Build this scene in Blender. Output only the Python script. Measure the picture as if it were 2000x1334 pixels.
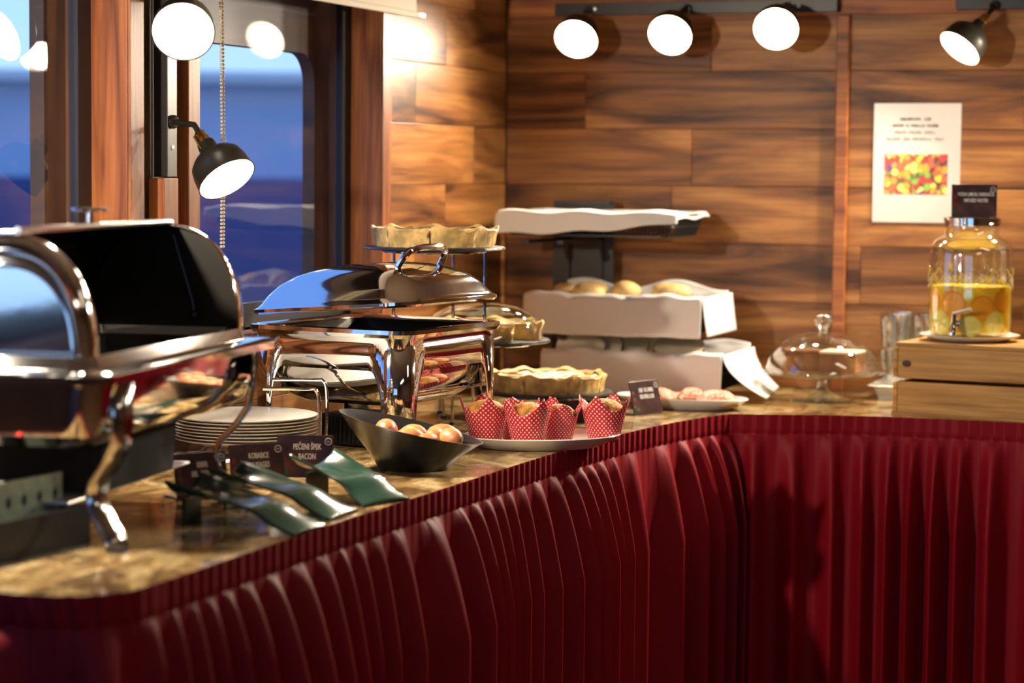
import bpy, bmesh, math, random
from mathutils import Vector, Matrix, Quaternion
random.seed(7)
for _o in list(bpy.data.objects): bpy.data.objects.remove(_o, do_unlink=True)
S = bpy.context.scene
C = S.collection
PI = math.pi
sin, cos, rad = math.sin, math.cos, math.radians

# ------------------------------------------------------------------ camera
F_PX, HORIZON, YAW, ROLL = 4500.0, 330.0, rad(19.8), 0.009
CAM = Vector((0, 0, 1.357))
_p = math.atan((667 - HORIZON) / F_PX)
_fh = Vector((-sin(YAW), cos(YAW), 0)); _r = Vector((cos(YAW), sin(YAW), 0)); _z = Vector((0, 0, 1))
_fw = _fh * cos(_p) - _z * sin(_p); _up = _z * cos(_p) + _fh * sin(_p)
_R = _r * cos(ROLL) + _up * sin(ROLL); _U = _up * cos(ROLL) - _r * sin(ROLL)
cd = bpy.data.cameras.new('camera'); cam = bpy.data.objects.new('camera', cd); C.objects.link(cam)
cam.matrix_world = Matrix(((_R.x, _U.x, -_fw.x, CAM.x), (_R.y, _U.y, -_fw.y, CAM.y), (_R.z, _U.z, -_fw.z, CAM.z), (0, 0, 0, 1)))
cd.sensor_width = 36; cd.lens = F_PX / 2000 * 36; cd.clip_start = .05; cd.clip_end = 200
cd.dof.use_dof = True; cd.dof.focus_distance = 4.55; cd.dof.aperture_fstop = 2.6
S.camera = cam
# ------------------------------------------------------------------ world (blue dusk outside)
W = bpy.data.worlds.new('dusk'); S.world = W; W.use_nodes = True
nt = W.node_tree; nt.nodes.clear()
_o = nt.nodes.new('ShaderNodeOutputWorld'); _b = nt.nodes.new('ShaderNodeBackground'); _c = nt.nodes.new('ShaderNodeTexCoord')
_s = nt.nodes.new('ShaderNodeSeparateXYZ'); _m = nt.nodes.new('ShaderNodeMapRange'); _cr = nt.nodes.new('ShaderNodeValToRGB')
nt.links.new(_c.outputs['Generated'], _s.inputs[0]); nt.links.new(_s.outputs['Z'], _m.inputs[0])
_m.inputs[1].default_value = 0; _m.inputs[2].default_value = .35
nt.links.new(_m.outputs[0], _cr.inputs[0]); nt.links.new(_cr.outputs[0], _b.inputs[0]); nt.links.new(_b.outputs[0], _o.inputs[0])
_cr.color_ramp.elements[0].color = (.36, .58, .90, 1); _cr.color_ramp.elements[1].color = (.10, .24, .62, 1)
_b.inputs[1].default_value = 1.55
# ------------------------------------------------------------------ unseen fill lights added at the ceiling for warm ambient light
def area(loc, size, power, col):
    l = bpy.data.lights.new('fill_light', 'AREA'); l.energy = power; l.color = col; l.shape = 'RECTANGLE'; l.size = size[0]; l.size_y = size[1]
    o = bpy.data.objects.new('fill_light', l); o.location = loc; C.objects.link(o); return o
area((.9, 2.2, 2.22), (.5, 1.4), 9, (1, .80, .58))
area((.5, 4.4, 2.22), (1.2, .3), 3.5, (1, .80, .58))
LAMP_POWER = 30
S.view_settings.view_transform = 'Standard'; S.view_settings.look = 'None'; S.view_settings.exposure = 0.32; S.view_settings.gamma = 1
S.view_settings.use_curve_mapping = False

# ================================================================== materials
def nodes(name):
    m = bpy.data.materials.new(name); m.use_nodes = True
    t = m.node_tree; b = t.nodes['Principled BSDF']; return m, t, b
def mat(name, col, rough=.5, metal=0., bump=0, bscale=60, var=0, vscale=8, **kw):
    m, t, b = nodes(name); c = (*col, 1)
    b.inputs['Base Color'].default_value = c; b.inputs['Roughness'].default_value = rough; b.inputs['Metallic'].default_value = metal
    for k, v in kw.items(): b.inputs[k.replace('_', ' ')].default_value = v
    if bump or var:
        tc = t.nodes.new('ShaderNodeTexCoord'); n = t.nodes.new('ShaderNodeTexNoise'); n.inputs['Scale'].default_value = bscale; n.inputs['Detail'].default_value = 4
        t.links.new(tc.outputs['Object'], n.inputs['Vector'])
        if bump:
            bp = t.nodes.new('ShaderNodeBump'); bp.inputs['Strength'].default_value = bump; bp.inputs['Distance'].default_value = .004
            t.links.new(n.outputs[0], bp.inputs['Height']); t.links.new(bp.outputs[0], b.inputs['Normal'])
        if var:
            n2 = t.nodes.new('ShaderNodeTexNoise'); n2.inputs['Scale'].default_value = vscale; n2.inputs['Detail'].default_value = 3
            t.links.new(tc.outputs['Object'], n2.inputs['Vector'])
            r = t.nodes.new('ShaderNodeValToRGB'); e = r.color_ramp.elements
            e[0].position = .35; e[1].position = .68
            e[0].color = (*[max(0, x * (1 - var)) for x in col], 1); e[1].color = (*[min(1, x * (1 + var)) for x in col], 1)
            t.links.new(n2.outputs[0], r.inputs[0]); t.links.new(r.outputs[0], b.inputs['Base Color'])
    return m
def ramp(t, stops):
    r = t.nodes.new('ShaderNodeValToRGB'); e = r.color_ramp.elements
    while len(e) < len(stops): e.new(.5)
    for i, (p, c) in enumerate(stops): e[i].position = p; e[i].color = (*c, 1)
    return r
def wood(name, dark, mid, light, grain=(1.1, 9, 9), rough=.42, fine=(5, 120, 120), coat=.0):
    m, t, b = nodes(name); N = t.nodes.new; L = t.links.new
    tc = N('ShaderNodeTexCoord'); oi = N('ShaderNodeObjectInfo'); mul = N('ShaderNodeVectorMath'); mul.operation = 'SCALE'
    cmb = N('ShaderNodeCombineXYZ'); L(oi.outputs['Random'], cmb.inputs[0]); L(oi.outputs['Random'], cmb.inputs[1]); L(oi.outputs['Random'], cmb.inputs[2])
    L(cmb.outputs[0], mul.inputs[0]); mul.inputs['Scale'].default_value = 37.
    add = N('ShaderNodeVectorMath'); L(tc.outputs['Object'], add.inputs[0]); L(mul.outputs[0], add.inputs[1])
    mp = N('ShaderNodeMapping'); mp.inputs['Scale'].default_value = grain; L(add.outputs[0], mp.inputs[0])
    n = N('ShaderNodeTexNoise'); n.inputs['Scale'].default_value = 1.6; n.inputs['Detail'].default_value = 5; n.inputs['Distortion'].default_value = 1.3; L(mp.outputs[0], n.inputs['Vector'])
    r = ramp(t, [(.32, dark), (.49, mid), (.70, light)]); L(n.outputs[0], r.inputs[0])
    mp2 = N('ShaderNodeMapping'); mp2.inputs['Scale'].default_value = fine; L(add.outputs[0], mp2.inputs[0])
    n2 = N('ShaderNodeTexNoise'); n2.inputs['Scale'].default_value = 1.; n2.inputs['Detail'].default_value = 3; L(mp2.outputs[0], n2.inputs['Vector'])
    r2 = ramp(t, [(.35, (.72, .72, .72)), (.6, (1, 1, 1))]); L(n2.outputs[0], r2.inputs[0])
    mx = N('ShaderNodeMix'); mx.data_type = 'RGBA'; mx.blend_type = 'MULTIPLY'; mx.inputs['Factor'].default_value = 1.; L(r.outputs[0], mx.inputs['A']); L(r2.outputs[0], mx.inputs['B'])
    hs = N('ShaderNodeHueSaturation'); mr = N('ShaderNodeMapRange'); mr.inputs[3].default_value = .82; mr.inputs[4].default_value = 1.18
    L(oi.outputs['Random'], mr.inputs[0]); L(mr.outputs[0], hs.inputs['Value']); L(mx.outputs['Result'], hs.inputs['Color']); L(hs.outputs[0], b.inputs['Base Color'])
    b.inputs['Specular IOR Level'].default_value = .3; b.inputs['Roughness'].default_value = rough; b.inputs['Coat Weight'].default_value = coat; b.inputs['Coat Roughness'].default_value = .25
    bp = N('ShaderNodeBump'); bp.inputs['Strength'].default_value = .15; bp.inputs['Distance'].default_value = .002; L(n2.outputs[0], bp.inputs['Height']); L(bp.outputs[0], b.inputs['Normal'])
    return m
def glass(name, tint=(1, 1, 1), gloss=1.0, rough=0.0, base=.04):
    m = bpy.data.materials.new(name); m.use_nodes = True; t = m.node_tree; t.nodes.clear(); N = t.nodes.new; L = t.links.new
    o = N('ShaderNodeOutputMaterial'); tr = N('ShaderNodeBsdfTransparent'); tr.inputs[0].default_value = (*tint, 1)
    g = N('ShaderNodeBsdfGlossy'); g.inputs['Roughness'].default_value = rough; g.inputs[0].default_value = (gloss, gloss, gloss, 1)
    f = N('ShaderNodeFresnel'); ge = N('ShaderNodeNewGeometry'); io = N('ShaderNodeMapRange'); io.inputs[3].default_value = 1.5; io.inputs[4].default_value = 1 / 1.5; L(ge.outputs['Backfacing'], io.inputs[0]); L(io.outputs[0], f.inputs[0])
    ad = N('ShaderNodeMath'); ad.operation = 'ADD'; ad.use_clamp = True; ad.inputs[1].default_value = base; L(f.outputs[0], ad.inputs[0])
    mx = N('ShaderNodeMixShader'); L(ad.outputs[0], mx.inputs[0]); L(tr.outputs[0], mx.inputs[1]); L(g.outputs[0], mx.inputs[2]); L(mx.outputs[0], o.inputs[0])
    return m
def emit(name, col, strength):
    m, t, b = nodes(name); b.inputs['Base Color'].default_value = (*col, 1); b.inputs['Emission Color'].default_value = (*col, 1); b.inputs['Emission Strength'].default_value = strength; return m
def granite():
    m, t, b = nodes('granite'); N = t.nodes.new; L = t.links.new
    tc = N('ShaderNodeTexCoord'); n = N('ShaderNodeTexNoise'); n.inputs['Scale'].default_value = 5; n.inputs['Detail'].default_value = 8; n.inputs['Roughness'].default_value = .62; n.inputs['Distortion'].default_value = 1.6
    mp = N('ShaderNodeMapping'); mp.inputs['Scale'].default_value = (1.8, 1., 1); mp.inputs['Rotation'].default_value = (0, 0, .5); L(tc.outputs['Object'], mp.inputs[0]); L(mp.outputs[0], n.inputs['Vector'])
    r = ramp(t, [(.30, (.035, .02, .012)), (.43, (.15, .085, .035)), (.53, (.36, .24, .095)), (.62, (.52, .41, .22)), (.74, (.20, .12, .06))]); L(n.outputs[0], r.inputs[0])
    n2 = N('ShaderNodeTexNoise'); n2.inputs['Scale'].default_value = 55; n2.inputs['Detail'].default_value = 4; L(tc.outputs['Object'], n2.inputs['Vector'])
    r2 = ramp(t, [(.35, (.45, .42, .4)), (.6, (1, 1, 1))]); L(n2.outputs[0], r2.inputs[0])
    mx = N('ShaderNodeMix'); mx.data_type = 'RGBA'; mx.blend_type = 'MULTIPLY'; mx.inputs['Factor'].default_value = .8; L(r.outputs[0], mx.inputs['A']); L(r2.outputs[0], mx.inputs['B'])
    L(mx.outputs['Result'], b.inputs['Base Color']); b.inputs['Roughness'].default_value = .12; return m
def dots():
    m, t, b = nodes('polka_paper'); N = t.nodes.new; L = t.links.new
    uv = N('ShaderNodeUVMap')
    def d(off):
        a = N('ShaderNodeVectorMath'); a.operation = 'ADD'; a.inputs[1].default_value = (off, off, 0); L(uv.outputs[0], a.inputs[0])
        f = N('ShaderNodeVectorMath'); f.operation = 'FRACTION'; L(a.outputs[0], f.inputs[0])
        s = N('ShaderNodeVectorMath'); s.operation = 'DISTANCE'; s.inputs[1].default_value = (.5, .5, 0); L(f.outputs[0], s.inputs[0]); return s
    a, c = d(0), d(.5); mn = N('ShaderNodeMath'); mn.operation = 'MINIMUM'; L(a.outputs['Value'], mn.inputs[0]); L(c.outputs['Value'], mn.inputs[1])
    r = ramp(t, [(.17, (.85, .72, .68)), (.21, (.62, .018, .028))]); L(mn.outputs[0], r.inputs[0]); L(r.outputs[0], b.inputs['Base Color'])
    b.inputs['Roughness'].default_value = .42; return m
def fruit_print():
    m, t, b = nodes('fruit_print'); N = t.nodes.new; L = t.links.new
    tc = N('ShaderNodeTexCoord'); v = N('ShaderNodeTexVoronoi'); v.inputs['Scale'].default_value = 62; v.inputs['Randomness'].default_value = .85; L(tc.outputs['Object'], v.inputs['Vector'])
    sp = N('ShaderNodeSeparateColor'); L(v.outputs['Color'], sp.inputs[0])
    r = ramp(t, [(0, (.55, .02, .02)), (.2, (.85, .12, .03)), (.38, (.95, .35, .02)), (.55, (.95, .65, .03)), (.72, (.85, .75, .15)), (.85, (.2, .5, .04)), (.95, (.12, .02, .2))]); r.color_ramp.interpolation = 'CONSTANT'
    L(sp.outputs[0], r.inputs[0])
    r2 = ramp(t, [(0, (1, 1, 1)), (.55, (.85, .85, .85)), (.8, (.12, .1, .08))]); L(v.outputs['Distance'], r2.inputs[0])
    mx = N('ShaderNodeMix'); mx.data_type = 'RGBA'; mx.blend_type = 'MULTIPLY'; mx.inputs['Factor'].default_value = 1; L(r.outputs[0], mx.inputs['A']); L(r2.outputs[0], mx.inputs['B'])
    mul = N('ShaderNodeMath'); L(mx.outputs['Result'], b.inputs['Base Color']); b.inputs['Roughness'].default_value = .3; return m
def card_print():
    m, t, b = nodes('card_print'); N = t.nodes.new; L = t.links.new
    tc = N('ShaderNodeTexCoord'); n = N('ShaderNodeTexNoise'); n.inputs['Scale'].default_value = 28; n.inputs['Detail'].default_value = 5; L(tc.outputs['Object'], n.inputs['Vector'])
    r = ramp(t, [(.3, (.012, .008, .010)), (.5, (.045, .018, .022)), (.68, (.085, .032, .032))]); L(n.outputs[0], r.inputs[0]); L(r.outputs[0], b.inputs['Base Color']); b.inputs['Roughness'].default_value = .28; return m
M = dict(
    plank=wood('plank_wood', (.060, .018, .006), (.26, .100, .027), (.47, .215, .062), grain=(.9, 6.5, 6.5)),
    trim=wood('trim_wood', (.16, .045, .014), (.34, .11, .034), (.46, .17, .052), grain=(1, 14, 14)),
    pine=wood('pine_wood', (.34, .15, .035), (.58, .31, .085), (.68, .40, .13), grain=(1.2, 16, 16), rough=.5, coat=0),
    floor=wood('floor_wood', (.03, .012, .006), (.07, .03, .014), (.11, .05, .02)),
    ceil=mat('ceiling_paint', (.30, .22, .15), .8), plain=mat('room_panelling', (.16, .08, .035), .55, var=.3, vscale=2),
    granite=granite(), red=mat('red_satin', (.25, .003, .013), .55, bump=.06, bscale=900, Specular_IOR_Level=.25),
    black=mat('black_metal', (.012, .012, .013), .35), matte=mat('matte_black', (.005, .005, .005), .9), blackp=mat('black_plastic', (.010, .010, .010), .5), lampblk=mat('lamp_black', (.02, .018, .013), .32, .3),
    barside=mat('anthracite', (.05, .05, .06), .3, .5), chrome=mat('chrome', (.80, .80, .80), .07, 1., bump=.02, bscale=25), steel=mat('brushed_steel', (.60, .585, .56), .14, 1.), shadesteel=mat('shaded_steel', (.05, .047, .043), .3, .8),  # dish interiors: plain steel with shade and dark reflections put into the colour
    gold=mat('brass', (.75, .50, .12), .25, 1.), white=mat('white_enamel', (.85, .84, .80), .3), porc=mat('porcelain', (.78, .75, .68), .12), cloth=mat('white_cloth', (.66, .645, .62), .9, bump=.1, bscale=500),
    glass=glass('clear_glass', (.94, .97, .96), 1.0, 0.03, .13), pane=glass('window_glass', (.92, .95, 1), .9), bulb=emit('lit_bulb', (1, .90, .72), 22),
    green=mat('dark_green_melamine', (.018, .050, .036), .16), bowl=mat('black_stoneware', (.012, .012, .013), .25), egg=mat('brown_egg', (.46, .155, .052), .42, var=.15, vscale=60),
    crust=mat('golden_crust', (.72, .48, .17), .6, bump=.4, bscale=90, var=.35, vscale=35), fill=mat('cheese_filling', (.78, .58, .24), .5, bump=.5, bscale=70, var=.3, vscale=45), creamf=mat('pale_filling', (.80, .68, .44), .5, bump=.6, bscale=90, var=.3, vscale=60),
    slate=mat('slate', (.02, .02, .022), .35, bump=.5, bscale=60), bread=mat('bread_crumb', (.78, .66, .44), .8, bump=.3, bscale=120), roll=mat('bread_roll', (.72, .50, .20), .55, bump=.3, bscale=40, var=.2, vscale=15), brown=mat('bread_crust', (.30, .12, .035), .6, bump=.4, bscale=80),
    muffin=mat('muffin_top', (.58, .27, .05), .7, bump=.8, bscale=120, var=.45, vscale=70), paper=dots(), spread=mat('tomato_spread', (.78, .20, .12), .45, bump=1., bscale=130, var=.5, vscale=110),
    cake=mat('cake_sponge', (.24, .09, .028), .75, bump=.3, bscale=90, var=.25, vscale=30), icing=mat('cake_icing', (.80, .68, .48), .5), liquid=mat('citrus_water', (.95, .62, .03), .15, Transmission_Weight=.15, IOR=1.33),
    orange=mat('orange_pulp', (.90, .42, .02), .3), lemon=mat('lemon_pulp', (.85, .78, .22), .3), rindo=mat('orange_rind', (.85, .28, .01), .4), rindl=mat('lemon_rind', (.80, .66, .03), .4),
    card=card_print(), ink=mat('white_lettering', (.78, .78, .76), .5), link=mat('grey_lettering', (.30, .27, .24), .6), dink=mat('dark_lettering', (.10, .09, .08), .6), sheet=mat('laminated_paper', (.60, .565, .54), .25), fruit=fruit_print(), smr=mat('red_print', (.12, .008, .008), .4), smg=mat('green_print', (.012, .05, .02), .4),
    chain=mat('bead_chain', (.62, .55, .38), .35), blind=mat('blind_fabric', (.62, .55, .45), .85), alu=mat('aluminium', (.72, .72, .72), .3, .8),
    sach=mat('pale_green_sachet', (.42, .55, .42), .3, var=.25, vscale=60), sachr=mat('red_sachet', (.60, .03, .02), .3), sachd=mat('dark_print', (.03, .03, .03), .4),
    hull=mat('pale_blue_wall', (.62, .74, .90), .8), quay=mat('dark_quay', (.05, .09, .22), .7), dirt=mat('window_seal', (.012, .009, .010), .5), oframe=mat('outer_frame_brown', (.10, .06, .035), .5), rubber=mat('black_rubber', (.01, .01, .01), .7))

# ================================================================== mesh builder
class B:
    def __init__(s): s.v = []; s.f = []; s.uv = None
    def add(s, vs, fs):
        k = len(s.v); s.v += [tuple(p) for p in vs]; s.f += [tuple(i + k for i in f) for f in fs]; return s
    def box(s, c, d, rot=None):
        hx, hy, hz = d[0] / 2, d[1] / 2, d[2] / 2
        vs = [Vector((x * hx, y * hy, z * hz)) for x in (-1, 1) for y in (-1, 1) for z in (-1, 1)]
        if rot is not None: vs = [rot @ p for p in vs]
        vs = [p + Vector(c) for p in vs]
        return s.add(vs, [(0, 1, 3, 2), (4, 6, 7, 5), (0, 4, 5, 1), (2, 3, 7, 6), (0, 2, 6, 4), (1, 5, 7, 3)])
    def span(s, a, b): return s.box([(a[i] + b[i]) / 2 for i in range(3)], [abs(b[i] - a[i]) for i in range(3)])
    def loft(s, secs, cap0=False, cap1=False, wrap=True):
        n = len(secs[0]); vs = [p for q in secs for p in q]; fs = []
        for i in range(len(secs) - 1):
            for j in range(n if wrap else n - 1):
                a, b = i * n + j, i * n + (j + 1) % n; fs.append((a, b, b + n, a + n))
        if cap0: fs.append(tuple(range(n - 1, -1, -1)))
        if cap1: fs.append(tuple((len(secs) - 1) * n + j for j in range(n)))
        return s.add(vs, fs)
    def lathe(s, prof, seg=40, c=(0, 0, 0), sx=1, sy=1, cap0=True, cap1=True, rf=None):
        secs = []
        for (r, z) in prof:
            secs.append([(c[0] + r * sx * cos(2 * PI * j / seg) * (rf(2 * PI * j / seg, z) if rf else 1), c[1] + r * sy * sin(2 * PI * j / seg) * (rf(2 * PI * j / seg, z) if rf else 1), c[2] + z) for j in range(seg)])
        return s.loft(secs, cap0, cap1)
    def tube(s, path, r, seg=8, closed=False):
        P = [Vector(p) for p in path]; n = len(P); secs = []; up = None
        for i in range(n):
            a = P[(i - 1) % n] if (closed or i > 0) else P[i]; b = P[(i + 1) % n] if (closed or i < n - 1) else P[i]
            t = (b - a).normalized()
            if up is None: up = t.orthogonal().normalized()
            up = (up - t * up.dot(t)); up = up.normalized() if up.length > 1e-6 else t.orthogonal().normalized()
            w = t.cross(up); secs.append([P[i] + (up * cos(2 * PI * k / seg) + w * sin(2 * PI * k / seg)) * r for k in range(seg)])
        if closed: secs.append(secs[0]); return s.loft(secs)
        return s.loft(secs, True, True)
    def grid(s, fn, nu, nv, uvf=None):
        vs = []; uvs = []
        for i in range(nu + 1):
            for j in range(nv + 1):
                vs.append(fn(i / nu, j / nv))
                if uvf: uvs.append(uvf(i / nu, j / nv))
        fs = [(i * (nv + 1) + j, (i + 1) * (nv + 1) + j, (i + 1) * (nv + 1) + j + 1, i * (nv + 1) + j + 1) for i in range(nu) for j in range(nv)]
        if uvf: s.uv = (s.uv or []) + uvs
        return s.add(vs, fs)
    def prism(s, poly, d0, d1, ax=2):
        def mk(p, d):
            return (p[0], p[1], d) if ax == 2 else ((d, p[0], p[1]) if ax == 0 else (p[0], d, p[1]))
        return s.loft([[mk(p, d0) for p in poly], [mk(p, d1) for p in poly]], True, True)
    def build(s, name, m, parent=None, loc=(0, 0, 0), rot=(0, 0, 0), smooth=35, bevel=0, sub=0, solid=0, merge=True):
        me = bpy.data.meshes.new(name); me.from_pydata(s.v, [], s.f)
        if s.uv:
            ul = me.uv_layers.new(name='UVMap')
            for lp in me.loops: ul.data[lp.index].uv = s.uv[lp.vertex_index]
        bm = bmesh.new(); bm.from_mesh(me)
        if merge and not s.uv: bmesh.ops.remove_doubles(bm, verts=bm.verts, dist=1e-5)
        bmesh.ops.recalc_face_normals(bm, faces=bm.faces); bm.to_mesh(me); bm.free()
        if smooth:
            me.shade_smooth()
            if smooth < 180: me.set_sharp_from_angle(angle=rad(smooth))
        me.materials.append(M[m] if isinstance(m, str) else m)
        o = bpy.data.objects.new(name, me); C.objects.link(o); o.location = loc; o.rotation_euler = rot
        if parent: o.parent = parent
        if solid: md = o.modifiers.new('solid', 'SOLIDIFY'); md.thickness = solid; md.offset = 0
        if bevel: md = o.modifiers.new('bevel', 'BEVEL'); md.width = bevel; md.segments = 2; md.limit_method = 'ANGLE'
        if sub: md = o.modifiers.new('sub', 'SUBSURF'); md.levels = sub; md.render_levels = sub
        return o
def rrect(hx, hy, r, z, n=8, cx=0, cy=0):
    r = min(r, hx, hy); pts = []
    for (sx, sy, a0) in ((1, 1, 0), (-1, 1, 90), (-1, -1, 180), (1, -1, 270)):
        for k in range(n + 1):
            a = rad(a0 + 90 * k / n); pts.append((cx + sx * (hx - r) + r * cos(a), cy + sy * (hy - r) + r * sin(a), z))
    return pts
def tag(o, label=None, cat=None, group=None, kind=None):
    if label: o['label'] = label
    if cat: o['category'] = cat
    if group: o['group'] = group
    if kind: o['kind'] = kind
    return o
def thing(name, label, cat, loc=(0, 0, 0), rz=0, group=None):
    o = bpy.data.objects.new(name, None); C.objects.link(o); o.location = loc; o.rotation_euler = (0, 0, rz); o.empty_display_size = .05
    return tag(o, label, cat, group)
def copy_tree(o, parent=None):
    c = o.copy(); C.objects.link(c); c.parent = parent
    for ch in list(o.children): copy_tree(ch, c)
    return c
def struct(o): o['kind'] = 'structure'; return o
def text(body, size, m, parent, loc, rot, sx=1., name='lettering', align='CENTER'):
    cu = bpy.data.curves.new('txt', 'FONT'); cu.body = body; cu.size = size; cu.align_x = align; cu.extrude = .0002; cu.offset = size * .012; cu.resolution_u = 3
    t = bpy.data.objects.new('txt', cu); C.objects.link(t); dg = bpy.context.evaluated_depsgraph_get(); dg.update()
    me = bpy.data.meshes.new_from_object(t.evaluated_get(dg)); bpy.data.objects.remove(t); me.materials.clear(); me.materials.append(M[m])
    o = bpy.data.objects.new(name, me); C.objects.link(o); o.parent = parent; o.location = loc; o.rotation_euler = rot; o.scale = (sx, 1, 1); return o

def strokes(words, h, cw, m, parent, loc, rot, seed=1):
    r = random.Random(seed); b = B(); n = sum(words) + len(words) - 1; x = -n * cw / 2
    for w_ in words:
        for _ in range(w_):
            k = r.randrange(4); b.box((x + cw * .25, h / 2, 0), (cw * .26, h, .0004))
            if k != 0: b.box((x + cw * .68, h / 2, 0), (cw * .24, h * (1 if k < 3 else .6), .0004))
            if k != 1: b.box((x + cw * .46, h * (.12, .5, .5, .88)[k], 0), (cw * .5, h * .2, .0004))
            x += cw
        x += cw
    o = b.build('lettering', m, parent, loc, rot, smooth=0, merge=False); o['kind'] = 'stuff'; return o
# ================================================================== room shell
XW, YB, ZC, T = -2.11, 5.80, 2.25, .80
struct(B().span((-2.4, -1.4, -.05), (2.4, 6.0, 0)).build('floor', 'floor', smooth=0))
struct(B().span((-2.4, -1.4, ZC), (2.4, 6.0, ZC + .05)).build('ceiling', 'ceil', smooth=0))
wb = struct(B().span((-2.4, YB + .012, 0), (2.4, YB + .1, ZC)).build('wall_back', 'plain', smooth=0))
struct(B().span((2.3, -1.4, 0), (2.4, YB + .01, ZC)).build('wall_right', 'plain', smooth=0))
fx0, fx1 = -1.9, .7
b = B().span((-2.4, -1.4, 0), (2.3, -1.3, .9)).span((-2.4, -1.4, 1.95), (2.3, -1.3, ZC)).span((-2.4, -1.4, .9), (fx0, -1.3, 1.95)).span((fx1, -1.4, .9), (2.3, -1.3, 1.95))
struct(b.build('wall_front', 'plain', smooth=0))
w = struct(thing('window_4', None, None))
for k in range(2):
    xa = fx0 + k * 1.3; B().add([(xa, -1.36, .9), (xa + 1.3, -1.36, .9), (xa + 1.3, -1.36, 1.95), (xa, -1.36, 1.95)], [(0, 1, 2, 3)]).build('glass_pane', 'pane', w, smooth=0)
for xa in (fx0, fx0 + 1.27, fx1 - .06): B().span((xa, -1.38, .9), (xa + .06, -1.31, 1.95)).build('window_post', 'trim', w, smooth=0)
# left wall with two window openings
WIN = [(.90, 2.40), (2.70, 3.729), (4.002, 4.903)]; Z0, Z1 = 1.02, 1.90
b = B(); xo, xi = -2.22, XW - .012
b.span((xo, -1.299, 0), (xi, YB + .01, Z0)); b.span((xo, -1.3, Z1), (xi, YB + .01, ZC))
for a, c in ((-1.3, .90), (2.40, 2.70), (3.729, 4.002), (4.903, YB + .01)): b.span((xo, a, Z0), (xi, c, Z1))
wl = struct(b.build('wall_left', 'plain', smooth=0))
# laminate planks (back wall: rows of .1475 m, left wall the same rows)
pm = {}
def plank(parent, L, h, loc, rz):
    k = (round(L, 3), round(h, 3))
    if k not in pm:
        o = B().box((0, 0, 0), (L, .012, h)).build('plank', 'plank', smooth=0, bevel=.0012); pm[k] = o.data; o.parent = parent
    else:
        o = bpy.data.objects.new('plank', pm[k]); C.objects.link(o); o.parent = parent
        md = o.modifiers.new('bevel', 'BEVEL'); md.width = .0012; md.segments = 2
    o.location = loc; o.rotation_euler = (0, 0, rz)
row0 = 1.612 - 6 * .1475
offs = [-.31, .22, -.62, .05, -.45, .35, -.146, .30, -.22, -.6, .12]
for k in range(11):
    z = row0 + k * .1475 + .1475 / 2 - .1475
    if k == 7: cuts = [-1.549]
    elif k == 6: cuts = [-1.89, -.75]
    elif k == 5: cuts = [-1.597]
    else: cuts = [-1.2 + offs[k]]
    while cuts[-1] < 1.2: cuts.append(cuts[-1] + 1.285)
    while cuts[0] > -2.1: cuts.insert(0, cuts[0] - 1.285)
    for a, c in zip(cuts[:-1], cuts[1:]):
        a, c = max(a, -2.109), min(c, 1.25)
        if c - a < .03: continue
        plank(wb, round(c - a - .0012, 3), .1463, ((a + c) / 2, YB + .006, z), 0)
    # left wall: right of the window full rows, under the windows low rows
    def rowl(y0, y1, cut):
        for a, c in ((y0, cut), (cut, y1)) if y0 < cut < y1 else ((y0, y1),):
            plank(wl, round(c - a - .0012, 3), .1463, (XW - .006, (a + c) / 2, z), PI / 2)
    rowl(4.957, 5.797, 5.36 + .2 * ((k * 7) % 3 - 1))
    if z + .074 < Z0 + .01: rowl(2.55, 4.955, 3.6 + .3 * ((k * 5) % 4))
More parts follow.
